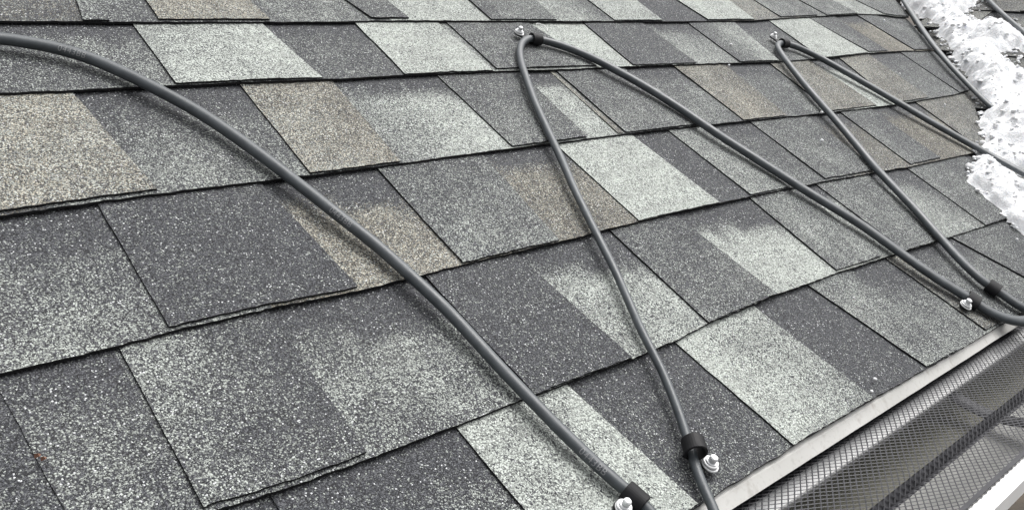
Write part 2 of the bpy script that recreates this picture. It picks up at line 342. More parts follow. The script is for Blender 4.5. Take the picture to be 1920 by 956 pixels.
M_WOOD = plain('painted_fascia', (0.55, 0.54, 0.52), (0.66, 0.65, 0.63), 0.6, scale=20)
M_LEAF = plain('dry_leaf', (0.13, 0.06, 0.04), (0.22, 0.11, 0.07), 0.7, scale=300)
M_THREAD = plain('pale_thread', (0.62, 0.63, 0.62), (0.75, 0.75, 0.73), 0.7)
M_GROUND = plain('dark_soil', (0.020, 0.016, 0.012), (0.075, 0.06, 0.045), 0.95, scale=3, bump=0.02)


def drip_material():
    """weathered pale aluminium with brownish run-off streaks"""
    m, nt, b = new_mat('drip_edge_metal')
    n = N(nt)
    tc = n.new('ShaderNodeTexCoord')
    mp = n.new('ShaderNodeMapping'); n.put(mp.inputs[0], tc.outputs['Object']); mp.inputs['Rotation'].default_value = (0, R(-38), 0); mp.inputs['Scale'].default_value = (1.0, 1.0, 0.10)
    t = n.noise(mp.outputs[0], 70, 4.0, 0.6)
    c = n.mix(n.rng(n.noise(tc.outputs['Object'], 9, 3), 0.35, 0.65, 0, 1), (0.44, 0.435, 0.415), (0.52, 0.515, 0.495))
    c = n.mix(n.rng(t, 0.56, 0.78, 0, 0.55), c, (0.17, 0.135, 0.105))
    c = n.mix(n.rng(n.noise(tc.outputs['Object'], 260, 3), 0.55, 0.8, 0, 0.35), c, (0.24, 0.225, 0.20))
    n.put(b.inputs['Base Color'], c)
    b.inputs['Roughness'].default_value = 0.55
    return m


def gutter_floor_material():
    """olive dirt behind, pale metal in front, with the fall of light painted in"""
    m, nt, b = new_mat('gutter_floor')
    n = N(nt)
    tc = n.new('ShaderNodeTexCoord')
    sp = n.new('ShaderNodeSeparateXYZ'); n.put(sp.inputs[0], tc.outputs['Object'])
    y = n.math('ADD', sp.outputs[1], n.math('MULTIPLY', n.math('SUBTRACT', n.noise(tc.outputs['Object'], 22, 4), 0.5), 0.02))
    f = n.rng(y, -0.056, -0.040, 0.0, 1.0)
    silt_shade = n.mix(n.noise(tc.outputs['Object'], 45, 4), (0.10, 0.098, 0.074), (0.165, 0.16, 0.128))
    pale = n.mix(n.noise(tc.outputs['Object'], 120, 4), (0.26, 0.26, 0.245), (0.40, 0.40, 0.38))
    n.put(b.inputs['Base Color'], n.mix(f, pale, silt_shade))
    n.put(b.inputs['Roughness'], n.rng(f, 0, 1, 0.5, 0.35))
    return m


def snow_material():
    m, nt, b = new_mat('snow')
    n = N(nt)
    tc = n.new('ShaderNodeTexCoord')
    t = n.noise(tc.outputs['Object'], 170, 6.0, 0.7)
    n.put(b.inputs['Base Color'], n.mix(t, (0.80, 0.81, 0.83), (0.90, 0.905, 0.912)))
    b.inputs['Roughness'].default_value = 0.95
    b.inputs['Specular IOR Level'].default_value = 0.15
    b.inputs['Subsurface Weight'].default_value = 0.12
    b.inputs['Subsurface Radius'].default_value = (0.012, 0.014, 0.016)
    b.inputs['Subsurface Scale'].default_value = 0.6
    bp = n.new('ShaderNodeBump'); bp.inputs['Strength'].default_value = 0.9; bp.inputs['Distance'].default_value = 0.005
    n.put(bp.inputs['Height'], t); n.put(b.inputs['Normal'], bp.outputs[0])
    return m


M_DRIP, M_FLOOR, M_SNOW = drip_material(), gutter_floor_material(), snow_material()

# ------------------------------------------------------------------ ground far below the eave
g = mesh_obj('ground', [(-300, -300, -3.2), (300, -300, -3.2), (300, 300, -3.2), (-300, 300, -3.2)], [(0, 1, 2, 3)], [M_GROUND])
tag(g, kind='structure')

# ------------------------------------------------------------------ the shingled roof slope
VALLEY = [(-0.02, 1.28), (0.1, 1.37), (0.124, 1.33), (0.264, 1.57), (0.4286, 1.835), (0.58, 1.965), (0.727, 2.105), (0.9, 2.28), (1.45, 2.85)]


def interp(tbl, x):
    if x <= tbl[0][0]: return tbl[0][1]
    for (a, b), (c, d) in zip(tbl, tbl[1:]):
        if x <= c: return lerp(b, d, (x - a) / (c - a)) if c > a else d
    return tbl[-1][1]


for k_ in (7, 8, 9):
    COURSE[k_] = [(-1, 0.858 + EXPO * (k_ - 6)), (3, 0.858 + EXPO * (k_ - 6))]


def course_v(k, u):
    return interp(COURSE[k], u)


def valley_u(v):
    return interp(VALLEY, v)


STEP, TAB_H = 0.0048, 0.0019


def shingle_piece(name, parent, vb, vt, left, right, colf, zoff, thick, boff=0.0, clip=None, seed=0.0, lift=0.0, curl=0.0):
    """one piece of shingle: left/right = (u at bottom, u at top); vb, vt = functions u -> v of its course lines"""
    w = max(right[0] - left[0], right[1] - left[1])
    nu, nv = max(4, min(44, int(w / 0.0045))), 9
    T = [0.0, 0.02, 0.1, 0.25, 0.42, 0.58, 0.72, 0.86, 1.0, 1.07]
    vs_, cols, idx = [], [], {}
    for j in range(nv + 1):
        t = T[j]
        for i in range(nu + 1):
            s = i / nu
            u = lerp(lerp(left[0], left[1], t), lerp(right[0], right[1], t), s)
            a, b = vb(u), vt(u)
            v = lerp(a + boff, b, t)
            if i in (0, nu): u += 0.0007 * nz(v * 160, seed) + 0.0006 * nz(v * 45, seed + 4)
            if j == 0: v += 0.0011 * nz(u * 230, seed + 7) + 0.0008 * nz(u * 60, seed + 2)
            if clip: u = min(u, clip(v) + 0.006 * nz(v * 90, seed))
            z = STEP * (1 - t) + zoff + lift * (1 - t) ** 2 * (0.4 + 0.6 * math.sin(s * 3.1)) + 0.0005 * nz(u * 14, v * 14, seed)
            z += curl * max(0, 1 - s * 5) ** 2 * (1 - 0.5 * t)
            idx[i, j] = len(vs_)
            vs_.append((u, v, z)); cols.append(colf(s, t, u, v))
    faces, fm = [], []
    for j in range(nv):
        for i in range(nu):
            faces.append((idx[i, j], idx[i + 1, j], idx[i + 1, j + 1], idx[i, j + 1])); fm.append(0)

    def skirt(chain):
        low = []
        for q in chain:
            x, y, z = vs_[q]
            low.append(len(vs_)); vs_.append((x, y, z - thick)); cols.append((0, 0))
        for a, b, c, d in zip(chain, chain[1:], low, low[1:]):
            faces.append((a, c, d, b)); fm.append(1)
    skirt([idx[0, j] for j in range(nv, -1, -1)])
    skirt([idx[i, 0] for i in range(nu + 1)])
    skirt([idx[nu, j] for j in range(nv + 1)])
    um = (left[0] + right[0]) / 2
    o = mesh_obj(name, vs_, faces, [M_GRAN, M_ASPH], parent, (um, vb(um), 0.0), fm)
    ca = o.data.color_attributes.new('blend', 'FLOAT_COLOR', 'POINT')
    flat = []
    for c in cols: flat += [c[0], c[1], 0.0, 1.0]
    ca.data.foreach_set('color', flat)
    return o


def blender_of(c, tan, band, seed):
    """granule blend over a piece: corner values TL, TR, BL, BR, with a dark shadow band of granules along the top where the real shingle is printed so"""
    frac = 0.0 if not band else (0.27 if band == 1 else 0.36 if band == 2 else band)

    def f(s, t, u, v):
        s = min(1, max(0, s)); tt = min(1, t)
        L = lerp(lerp(c[2], c[3], s), lerp(c[0], c[1], s), tt)
        amp = 1.0 if L < 0.45 else 0.35
        L *= 1 + amp * (0.5 * nz(u * 18, v * 18, seed) + 0.4 * nz(u * 70, v * 70, seed))
        L += 0.04 * nz(u * 30, v * 30, seed + 1)
        if frac:
            edge = 1 - frac * (0.75 + 0.5 * s) + 0.07 * nz(u * 25, seed, 3.0) + 0.08 * nz(u * 90, v * 90, seed)
            k = min(1, max(0, (tt - edge) / 0.10))
            L = lerp(L, 0.07, k)
            return (max(0.02, L), tan * (1 - k))
        return (max(0.02, L), tan * (0.8 + 0.4 * nz(u * 15, v * 15, seed + 9)))
    return f


roof = empty('roof', ROOF_M)
tag(roof, 'large grey mottled shingle roof slope crossed by looping black cables', 'roof')

rows = {k: [] for k in range(9)}
for t in TABS: rows[t[0]].append(t)


def random_tab(rng, k, u0, w, gap):
    L = rng.choice([0.14, 0.2, 0.3, 0.35, 0.5, 0.75]); L2 = rng.choice([0.13, 0.16, 0.3, 0.5, 0.7])
    tan = rng.choice([0, 0, 0, 0.4])
    return [k, u0, u0, u0 + w, u0 + w, [L, L * 0.9, L, L * 1.1], tan, 0, [L2, L2, L2, L2], tan * 0.5, rng.choice([0, 1, 2]), 1.0, -1]


rng = random.Random(11)
for k in rows:
    first = min((min(t[1], t[2]) for t in rows[k]), default=None)
    extra = []
    if first is None:                                    # courses above the top of the picture
        u = -0.55 + rng.uniform(0, 0.15)
        while u < valley_u(COURSE[k][0][1]) - 0.1:
            w, gp = rng.uniform(0.11, 0.17), rng.uniform(0.0, 0.14)
            extra.append(random_tab(rng, k, u, w, gp)); u += w + gp
    else:
        u = first
        while u > -0.5:
            w, gp = rng.uniform(0.11, 0.16), rng.uniform(0.04, 0.13)
            u -= w + gp
            extra.insert(0, random_tab(rng, k, u, w, gp))
    rows[k] = extra + sorted(rows[k], key=lambda t: t[2])

for k, ts in rows.items():
    vb = lambda u, k=k: course_v(k, u)
    vt = lambda u, k=k: course_v(k + 1, u)
    n = len(ts)
    for i, t in enumerate(ts):
        _, uTL, uBL, uTR, uBR, c, tan, band, rec, rtan, rband, h, off = t
        nxt = ts[i + 1] if i + 1 < n else None
        seed = k * 31.7 + i * 5.3
        # lower layer: from the middle of this tab to the middle of the next
        l = ((uBL + uBR) / 2, (uTL + uTR) / 2)
        vr = valley_u(vb(uBR) + 0.07)
        if nxt: r_ = ((nxt[2] + nxt[4]) / 2, (nxt[1] + nxt[3]) / 2)
        else: r_ = (max(vr, uBR + 0.02), max(vr, uTR + 0.02))
        if i == 0: l = (l[0] - 0.25, l[1] - 0.25)
        g0, g1 = (uBR, uTR), ((nxt[2], nxt[1]) if nxt else r_)
        bf = blender_of(rec or [0.2] * 4, rtan, rband, seed + 100)

        def colf(s, t_, u, v, g0=g0, g1=g1, bf=bf):
            a, b = lerp(g0[0], g0[1], t_), lerp(g1[0], g1[1], t_)
            return bf((u - a) / max(0.004, b - a), t_, u, v)
        if l[0] < r_[0] - 0.005 and l[0] < vr:
            shingle_piece('shingle', roof, vb, vt, l, r_, colf, rng.uniform(-0.0002, 0.0003), 0.0027, 0.0, valley_u, seed)
        # raised tab
        if uBL < valley_u(vb(uBL)) - 0.01:
            boff = (rng.choice([0.0, 0.0008, 0.0015, 0.0025, 0.0035]) if off < 0 else off)
            shingle_piece('shingle_tab', roof, vb, vt, (uBL, uTL), (uBR, uTR), blender_of(c, tan, band, seed), TAB_H * h, TAB_H * h - 0.0002, boff, valley_u, seed + 50, rng.uniform(0, 0.0007), 0.004 if h > 1.5 else 0.0)

# deck, drip edge and fascia carry the shingles
pts = [(-0.75, -0.004)] + [(u, v) for v, u in [(-0.004, 1.27)] + VALLEY[1:-1] + [(1.29, 2.68)]] + [(-0.75, 1.29)]
bm = bmesh.new()
top = [bm.verts.new((u, v, -0.0035)) for u, v in pts]
bot = [bm.verts.new((u, v, -0.022)) for u, v in pts]
bm.faces.new(top); bm.faces.new(bot[::-1])
for i in range(len(pts)):
    j = (i + 1) % len(pts)
    bm.faces.new((top[i], bot[i], bot[j], top[j]))
bm_obj('roof_deck', bm, [M_DECK], roof)


def world_part(name, bm, mats, parent, smooth=False):
    """part modelled in world axes under a tilted parent"""
    o = bm_obj(name, bm, mats, parent, smooth=smooth)
    o.matrix_parent_inverse = parent.matrix_world.inverted()
    return o


bm = bmesh.new()
n_ = 90
rings = []
for i in range(n_ + 1):
    x = lerp(-0.75, 1.06, i / n_)
    w = 0.0006 * nz(x * 12) + 0.0003 * nz(x * 40)
    rings.append([bm.verts.new((x, y + w, z)) for y, z in [(0.03, 0.0105), (-0.0018, -0.0004), (-0.0026, -0.0010), (-0.0100, -0.0098), (-0.0090, -0.0106), (-0.004, -0.0032), (0.03, 0.0085)]])
for a, b in zip(rings, rings[1:]):
    for j in range(7): bm.faces.new((a[j], a[(j + 1) % 7], b[(j + 1) % 7], b[j]))
world_part('drip_edge', bm, [M_DRIP], roof)
bm = bmesh.new(); box(bm, (-0.75, 0.0105, -0.19), (1.2, 0.03, -0.012)); world_part('fascia_board', bm, [M_WOOD], roof)

# ------------------------------------------------------------------ the neighbouring slope across the valley
side = empty('neighbouring_roof', SIDE_M)
tag(side, 'snow strewn grey shingle slope beyond the valley in the upper right', 'roof')
rg = random.Random(5)
SV = 0.011 + 0.05
for k in range(1, 10):
    v0 = 1.155 * 1.0 - EXPO * (8 - k) - 0.07
    lx0 = -0.64 * v0 - 0.05
    u = lx0
    while u < 0.35:
        w, gp = rg.uniform(0.12, 0.17), rg.uniform(0.08, 0.14)
        t = random_tab(rg, k, u, w, gp)
        vb = lambda q, v=v0: v + 0.003 * nz(q * 7, v)
        vt = lambda q, v=v0: v + EXPO + 0.003 * nz(q * 7, v + EXPO)
        cl = lambda v: 9.0
        shingle_piece('shingle', side, vb, vt, (u, u), (u + w + gp, u + w + gp), blender_of([0.2, 0.18, 0.2, 0.2], 0.25, 1, k * 9.1 + u), 0.0, 0.0027, 0.0, None, k + u)
        shingle_piece('shingle_tab', side, vb, vt, (u, u), (u + w, u + w), blender_of([x * 0.7 for x in t[5]], 0.3, 0, k * 3.1 + u), TAB_H, TAB_H, 0.001, None, k - u)
        u += w + gp
bm = bmesh.new()
vv = [(0.0, 0.0), (0.35, 0.0), (0.35, 1.42), (-0.95, 1.42), (-0.64 * 0.3, 0.28)]
top = [bm.verts.new((u, v, -0.004)) for u, v in vv]; bot = [bm.verts.new((u, v, -0.024)) for u, v in vv]
bm.faces.new(top); bm.faces.new(bot[::-1])
for i in range(len(vv)):
    j = (i + 1) % len(vv); bm.faces.new((top[i], bot[i], bot[j], top[j]))
bm_obj('roof_deck', bm, [M_DECK], side)

# ------------------------------------------------------------------ gutter and its mesh guard
GX0, GX1 = -0.6, 1.19
gut = empty('gutter', Matrix.Translation((0.3, -0.06, -0.07)))
tag(gut, 'white metal gutter with stained and paint-shaded trough hung along the eave', 'gutter')


def gpart(name, bm, mats, parent=gut, smooth=False):
    o = bm_obj(name, bm, mats, parent, smooth=smooth)
    o.matrix_parent_inverse = parent.matrix_world.inverted()
    return o


bm = bmesh.new(); profile_strip(bm, [(0.0092, -0.016), (0.0082, -0.016), (0.0082, -0.073), (0.0092, -0.073)], GX0, GX1); gpart('back_wall', bm, [M_WHITE])
bm = bmesh.new(); profile_strip(bm, [(0.0080, -0.0232), (-0.0185, -0.0290), (-0.0190, -0.0310), (-0.0182, -0.0310), (0.0080, -0.0246)], GX0, GX1); gpart('back_flange', bm, [M_WHITE])
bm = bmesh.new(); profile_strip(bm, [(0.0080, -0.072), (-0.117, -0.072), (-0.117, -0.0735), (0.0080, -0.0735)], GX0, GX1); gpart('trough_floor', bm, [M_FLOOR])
bm = bmesh.new(); profile_strip(bm, [(-0.1172, -0.0735), (-0.1186, -0.0735), (-0.134, -0.044), (-0.1385, -0.0265), (-0.137, -0.0265), (-0.1325, -0.044), (-0.1172, -0.0725)], GX0, GX1); gpart('front_wall', bm, [M_WHITE])
bm = bmesh.new(); profile_strip(bm, [(-0.1275, -0.0215), (-0.1265, -0.0215), (-0.1265, -0.0148), (-0.1275, -0.0138), (-0.1385, -0.0135), (-0.1405, -0.0145), (-0.1425, -0.0260), (-0.1415, -0.0264), (-0.1398, -0.0160), (-0.1382, -0.0148), (-0.1278, -0.0150)], GX0, GX1); gpart('front_lip', bm, [M_WHITE])
for x in (GX0 - 0.001, GX1):
    bm = bmesh.new()
    prof = [(0.0092, -0.016), (0.0092, -0.0735), (-0.1186, -0.0735), (-0.134, -0.044), (-0.1385, -0.02)]
    a = [bm.verts.new((x, y, z)) for y, z in prof]; b = [bm.verts.new((x + 0.001, y, z)) for y, z in prof]
    bm.faces.new(a); bm.faces.new(b[::-1])
    for i in range(5): bm.faces.new((a[i], a[(i + 1) % 5], b[(i + 1) % 5], b[i]))
    gpart('end_cap', bm, [M_WHITE])
for hx in (0.845, 0.16, -0.42):
    bm = bmesh.new()
    rings = []
    for i in range(13):
        t = i / 12
        y = lerp(0.0075, -0.126, t); z = -0.034 - 0.022 * math.sin(math.pi * t) + 0.004 * t
        x = hx + 0.010 * math.sin(t * 3.0)
        rings.append([bm.verts.new((x + dx, y, z + dz)) for dx, dz in ((-0.011, 0), (-0.007, 0.003), (0.007, 0.003), (0.011, 0), (0.011, -0.0015), (-0.011, -0.0015))])
    for a, b in zip(rings, rings[1:]):
        for j in range(6): bm.faces.new((a[j], a[(j + 1) % 6], b[(j + 1) % 6], b[j]))
    bm.faces.new(rings[0]); bm.faces.new(rings[-1][::-1])
    gpart('gutter_hanger', bm, [M_MESH])

guard = empty('gutter_guard', Matrix.Translation((0.3, -0.065, -0.016)))
tag(guard, 'dark expanded metal mesh guard covering the open gutter', 'gutter guard')


def guard_z(y):
    """profile of the sheet across the gutter: tucked under the drip edge, a stiffening crease, up to the lip"""
    tbl = [(-0.1285, -0.0125), (-0.118, -0.0152), (-0.0845, -0.0185), (-0.0785, -0.0265), (-0.0725, -0.0185), (-0.02, -0.0185), (-0.004, -0.0195), (0.007, -0.0225)]
    return interp(tbl, y)


LX, LY = 0.0098, 0.0058
verts, faces = [], []


def strand(x0, y0, x1, y1, w=0.00060, h=0.0006):
    d = Vector((x1 - x0, y1 - y0)); d.normalize(); px, py = -d.y * w, d.x * w
    z0, z1 = guard_z(y0) + 0.0009 * nz(x0 * 25, y0 * 25), guard_z(y1) + 0.0009 * nz(x1 * 25, y1 * 25)
    i = len(verts)
    for x, y, z in ((x0, y0, z0), (x1, y1, z1)):
        verts.extend([(x + px, y + py, z), (x, y, z + h * 0.6), (x - px, y - py, z), (x, y, z - h * 0.6)])
    for a in range(4):
        b = (a + 1) % 4
        faces.append((i + a, i + b, i + 4 + b, i + 4 + a))


ny = int(0.133 / (LY / 2))
for jx in range(int((1.185 + 0.55) / LX)):
    for jy in range(ny):
        y0 = -0.128 + jy * LY / 2; y1 = y0 + LY / 2
        x0 = -0.55 + jx * LX + (0 if jy % 2 == 0 else LX / 2)
        strand(x0, y0, x0 + LX / 2, y1); strand(x0, y0, x0 - LX / 2, y1)
o = mesh_obj('mesh_screen', verts, faces, [M_MESH], guard)
o.matrix_parent_inverse = guard.matrix_world.inverted(); o['kind'] = 'stuff'
bm = bmesh.new(); profile_strip(bm, [(-0.0850, -0.0205), (-0.0785, -0.0282), (-0.0720, -0.0205), (-0.0720, -0.0212), (-0.0785, -0.0292), (-0.0850, -0.0212)], -0.55, 1.185)  # solid dark strip under the mesh fold, standing in for its shade
o = gpart('crease_shade', bm, [M_MESH], guard)
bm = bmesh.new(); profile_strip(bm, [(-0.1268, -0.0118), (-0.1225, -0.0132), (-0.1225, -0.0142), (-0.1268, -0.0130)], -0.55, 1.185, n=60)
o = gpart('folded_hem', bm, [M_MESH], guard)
bm = bmesh.new(); profile_strip(bm, [(0.002, -0.0212), (-0.0075, -0.0206), (-0.0075, -0.0211), (0.002, -0.0218)], -0.55, 1.185, n=60)  # doubled mesh border, made solid and dark to stand in for the overhang's shade
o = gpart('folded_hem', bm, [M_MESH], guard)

# ------------------------------------------------------------------ heating cables
def resample(ctrl, step=0.004):
    P = [Vector(c[:3]) for c in ctrl]; Wd = [c[3] for c in ctrl]
    for _ in range(2):                                     # iron out small wobbles
        P = [P[0]] + [(P[i - 1] + P[i] * 6 + P[i + 1]) / 8 for i in range(1, len(P) - 1)] + [P[-1]]
        Wd = [Wd[0]] + [(Wd[i - 1] + Wd[i] * 2 + Wd[i + 1]) / 4 for i in range(1, len(Wd) - 1)] + [Wd[-1]]
    out = []
    for i in range(len(P) - 1):
        p0, p1, p2, p3 = P[max(0, i - 1)], P[i], P[i + 1], P[min(len(P) - 1, i + 2)]
        # centripetal Catmull-Rom
        t0 = 0.0; t1 = t0 + max(1e-5, (p1 - p0).length) ** 0.5; t2 = t1 + max(1e-5, (p2 - p1).length) ** 0.5; t3 = t2 + max(1e-5, (p3 - p2).length) ** 0.5
        n = max(1, int((p2 - p1).length / step))
        for q in range(n):
            f = q / n; t = lerp(t1, t2, f)
            if i == 0 or i == len(P) - 2:
                out.append((p1.lerp(p2, f), lerp(Wd[i], Wd[i + 1], f))); continue
            a1 = p0 * ((t1 - t) / (t1 - t0)) + p1 * ((t - t0) / (t1 - t0))
            a2 = p1 * ((t2 - t) / (t2 - t1)) + p2 * ((t - t1) / (t2 - t1))
            a3 = p2 * ((t3 - t) / (t3 - t2)) + p3 * ((t - t2) / (t3 - t2))
            b1 = a1 * ((t2 - t) / (t2 - t0)) + a2 * ((t - t0) / (t2 - t0))
            b2 = a2 * ((t3 - t) / (t3 - t1)) + a3 * ((t - t1) / (t3 - t1))
            out.append((b1 * ((t2 - t) / (t2 - t1)) + b2 * ((t - t1) / (t2 - t1)), lerp(Wd[i], Wd[i + 1], f)))
    out.append((P[-1], Wd[-1]))
    return out


def frames(path):
    fr = []
    for i, (p, w) in enumerate(path):
        t = (path[min(i + 1, len(path) - 1)][0] - path[max(i - 1, 0)][0]).normalized()
        e1 = Vector((0, 0, 1)).cross(t).normalized()
        fr.append((p, t, e1, t.cross(e1).normalized() * 1.0, w * 0.90, min(0.0052, max(0.0038, w * 0.80))))
    return fr


def sweep_cable(name, ctrl, parent_m, seg=14):
    fr = frames(resample(ctrl))
    verts, faces = [], []
    for p, t, e1, e2, a, b in fr:
        for s in range(seg):
            th = 2 * math.pi * s / seg
            verts.append(p + e1 * (a * math.cos(th)) + e2 * (b * math.sin(th)))
    for i in range(len(fr) - 1):
        for s in range(seg):
            s2 = (s + 1) % seg
            faces.append((i * seg + s, i * seg + s2, (i + 1) * seg + s2, (i + 1) * seg + s))
    faces.append(tuple(range(seg))[::-1]); faces.append(tuple(range((len(fr) - 1) * seg, len(fr) * seg)))
    o = mesh_obj(name, verts, faces, [M_CABLE], None, tuple(fr[len(fr) // 2][0]), smooth=True)
    o.matrix_world = parent_m @ Matrix.Translation(fr[len(fr) // 2][0])
    return o, fr


cable, cable_fr = sweep_cable('heat_cable', CABLE, ROOF_M)
tag(cable, 'thick black heating cable zigzagging in long loops over the near shingles', 'heat cable', 'black heating cables on the roof')
vcable, vcable_fr = sweep_cable('heat_cable', VALLEY_CABLE, ROOF_M)
tag(vcable, 'straight dark cable running down the valley edge into the snow', 'heat cable', 'black heating cables on the roof')
fcable, fcable_fr = sweep_cable('heat_cable', FAR_CABLE, ROOF_M)
tag(fcable, 'far short cable on the snowy slope in the top right corner', 'heat cable', 'black heating cables on the roof')


def print_on_cable(text, start, phi0, size):
    """flat lettering wrapped round the jacket of the main cable; start = nearest (u, v)"""
    cu = bpy.data.curves.new('print', 'FONT'); cu.body = text; cu.size = size; cu.space_character = 1.12
    tmp = bpy.data.objects.new('print_source', cu); C.objects.link(tmp)
    dg = bpy.context.evaluated_depsgraph_get()
    me = bpy.data.meshes.new_from_object(tmp.evaluated_get(dg))
    bpy.data.objects.remove(tmp); bpy.data.curves.remove(cu)
    bm = bmesh.new(); bm.from_mesh(me)
    bmesh.ops.subdivide_edges(bm, edges=[e for e in bm.edges if e.calc_length() > 0.0016], cuts=2)
    i0 = min(range(len(cable_fr)), key=lambda i: (cable_fr[i][0].x - start[0]) ** 2 + (cable_fr[i][0].y - start[1]) ** 2)
    arc = [0.0]
    for i in range(i0, len(cable_fr) - 1): arc.append(arc[-1] + (cable_fr[i + 1][0] - cable_fr[i][0]).length)
    org = cable.matrix_world.inverted() @ ROOF_M
    for v in bm.verts:
        q = 0
        while q < len(arc) - 2 and arc[q + 1] < v.co.x: q += 1
        f = (v.co.x - arc[q]) / (arc[q + 1] - arc[q])
        A, B = cable_fr[i0 + q], cable_fr[i0 + q + 1]
        p = A[0].lerp(B[0], f); e1 = A[2].lerp(B[2], f); e2 = A[3].lerp(B[3], f); a, b = A[4] + 0.00022, A[5] + 0.00022
        ph = phi0 + (v.co.y - size * 0.35) / b
        v.co = org @ (p + e1 * (a * math.sin(ph)) + e2 * (b * math.cos(ph)))
    o = bm_obj('print', bm, [M_PRINT], cable)
    return o


print_on_cable('0443BB', (0.3183, 0.0745), R(-44), 0.0072)
print_on_cable('0443BB', (0.2735, 0.362), R(-44), 0.0072)
print_on_cable('0443BB', (0.1375, 0.6245), R(-44), 0.0072)

# ------------------------------------------------------------------ clips that screw the cable to the shingles
CLIP_LABELS = {
    'a': 'black clip with white screw holding the thick cable at the bottom edge',
    'b': 'loose black clip with silver screw and washer right of its cable',
    'c': 'black clip at the top bend of the middle cable loop, white screw at its left',
    'd': 'small clip at the top bend of the farther cable loop, bright screw up left',
    'e': 'black clip with stacked silver washers beside the end of the gutter strip',
    'f': 'black clip without visible screw on the last cable above the gutter corner'}


def make_clip(cd):
    c, s = Vector(cd['c']), Vector(cd['s'])
    i = min(range(len(cable_fr)), key=lambda q: (cable_fr[q][0] - c).length)
    p, t = cable_fr[i][0].copy(), cable_fr[i][1].copy()
    t.z = 0; t.normalize()
    sd_ = s - p; sd_.z = 0
    lat = Vector((-t.y, t.x, 0))
    if lat.dot(sd_) < 0: lat = -lat
    base_z = 0.0086
    root = empty('cable_clip', ROOF_M @ Matrix.Translation((p.x, p.y, base_z)))
    tag(root, CLIP_LABELS[cd['n']], 'cable clip', 'clips holding the heating cable')
    big = {'a': 1.0, 'b': 1.08, 'c': 1.0, 'd': 1.0, 'e': 1.02, 'f': 1.02}[cd['n']]
    ri = max(cable_fr[i][4] + 0.0012, 0.0070) * big; ro = ri + 0.0017; hw = {'a': 0.0085, 'b': 0.0068}.get(cd['n'], 0.0075)
    if cd['n'] == 'b': rl, rv, cz = ri, ri, ro + 0.0004
    else: rl, rv, cz = cable_fr[i][4] + (0.0034 if cd['n'] in 'ef' else 0.0016), cable_fr[i][5] + 0.0013, p.z - base_z
    bm = bmesh.new()
    rings = []
    NS = 30
    for q in range(NS + 1):
        a = math.pi * 2 * q / NS
        d = lat * math.sin(a) + Vector((0, 0, -math.cos(a)))
        base = lat * (math.sin(a) * rl) + Vector((0, 0, -math.cos(a) * rv))
        ring = []
        for rr, hh in ((0, -hw), (0.0013, -hw), (0.0017, -hw + 0.0005), (0.0017, hw - 0.0005), (0.0013, hw), (0, hw)):
            ring.append(bm.verts.new(Vector((0, 0, cz)) + base + d * rr + t * hh))
        rings.append(ring)
    for a, b in zip(rings, rings[1:]):
        for j in range(6): bm.faces.new((a[j], a[(j + 1) % 6], b[(j + 1) % 6], b[j]))
    o = bm_obj('strap', bm, [M_CLIP], root, smooth=False)
    # foot: a flat tongue from under the ring to the screw, round ended
    dvec = s - p; dvec.z = 0
    L = dvec.length if cd['n'] != 'f' else 0.010; dn = dvec.normalized(); pn = Vector((-dn.y, dn.x, 0))
    bm = bmesh.new()
    out = [(-0.004, -hw * 0.8)] + [(L + math.cos(a) * hw * 0.8, math.sin(a) * hw * 0.8) for a in [R(x) for x in range(-90, 91, 20)]] + [(-0.004, hw * 0.8)]
    up = [bm.verts.new(dn * x + pn * y + Vector((0, 0, 0.0016))) for x, y in out]
    lo = [bm.verts.new(dn * x + pn * y + Vector((0, 0, -0.0004))) for x, y in out]
    bm.faces.new(up); bm.faces.new(lo[::-1])
    for j in range(len(out)):
        k2 = (j + 1) % len(out); bm.faces.new((up[j], lo[j], lo[k2], up[k2]))
    bm_obj('foot', bm, [M_CLIP], root)
    sp = dn * L
    if cd['n'] == 'f': return root                       # its screw is not in view

    def disc(r, z0, z1, seg=22, tilt=0.0, off=(0, 0)):
        bm = bmesh.new()
        a = bmesh.ops.create_cone(bm, cap_ends=True, segments=seg, radius1=r, radius2=r * 0.97, depth=z1 - z0)
        bmesh.ops.bevel(bm, geom=[e for e in bm.edges], offset=(z1 - z0) * 0.2, segments=1, affect='EDGES')
        bmesh.ops.rotate(bm, verts=bm.verts, cent=(0, 0, 0), matrix=Matrix.Rotation(tilt, 3, 'X'))
        bmesh.ops.translate(bm, verts=bm.verts, vec=sp + Vector((off[0], off[1], (z0 + z1) / 2)))
        return bm
    k = {'b': 1.1, 'e': 1.1, 'a': 1.0}.get(cd['n'], 1.0)
    bm_obj('washer', disc(0.0068 * k, 0.0019, 0.0031, 26, R(3), (0.0, -0.0006)), [M_WASHER], root)
    bm_obj('washer', disc(0.0060 * k, 0.0036, 0.0052, 26, R(-3)), [M_WASHER], root)
    bm = disc(0.0046 * k, 0.0054, 0.0066, 20)
    b2 = disc(0.0035 * k, 0.0067, 0.0112, 6)
    me2 = bpy.data.meshes.new('tmp'); b2.to_mesh(me2); b2.free(); bm.from_mesh(me2); bpy.data.meshes.remove(me2)
    bm_obj('screw_head', bm, [M_ZINC], root)
    return root


for cd in CLIPS:
    make_clip(cd)

# ------------------------------------------------------------------ snow heaped in the valley
def seg_dist(px, py, a, b):
    dx, dy = b[0] - a[0], b[1] - a[1]
    t = max(0, min(1, ((px - a[0]) * dx + (py - a[1]) * dy) / (dx * dx + dy * dy + 1e-12)))
    ex, ey = px - a[0] - t * dx, py - a[1] - t * dy
    return math.hypot(ex, ey), (dx * ey - dy * ex)


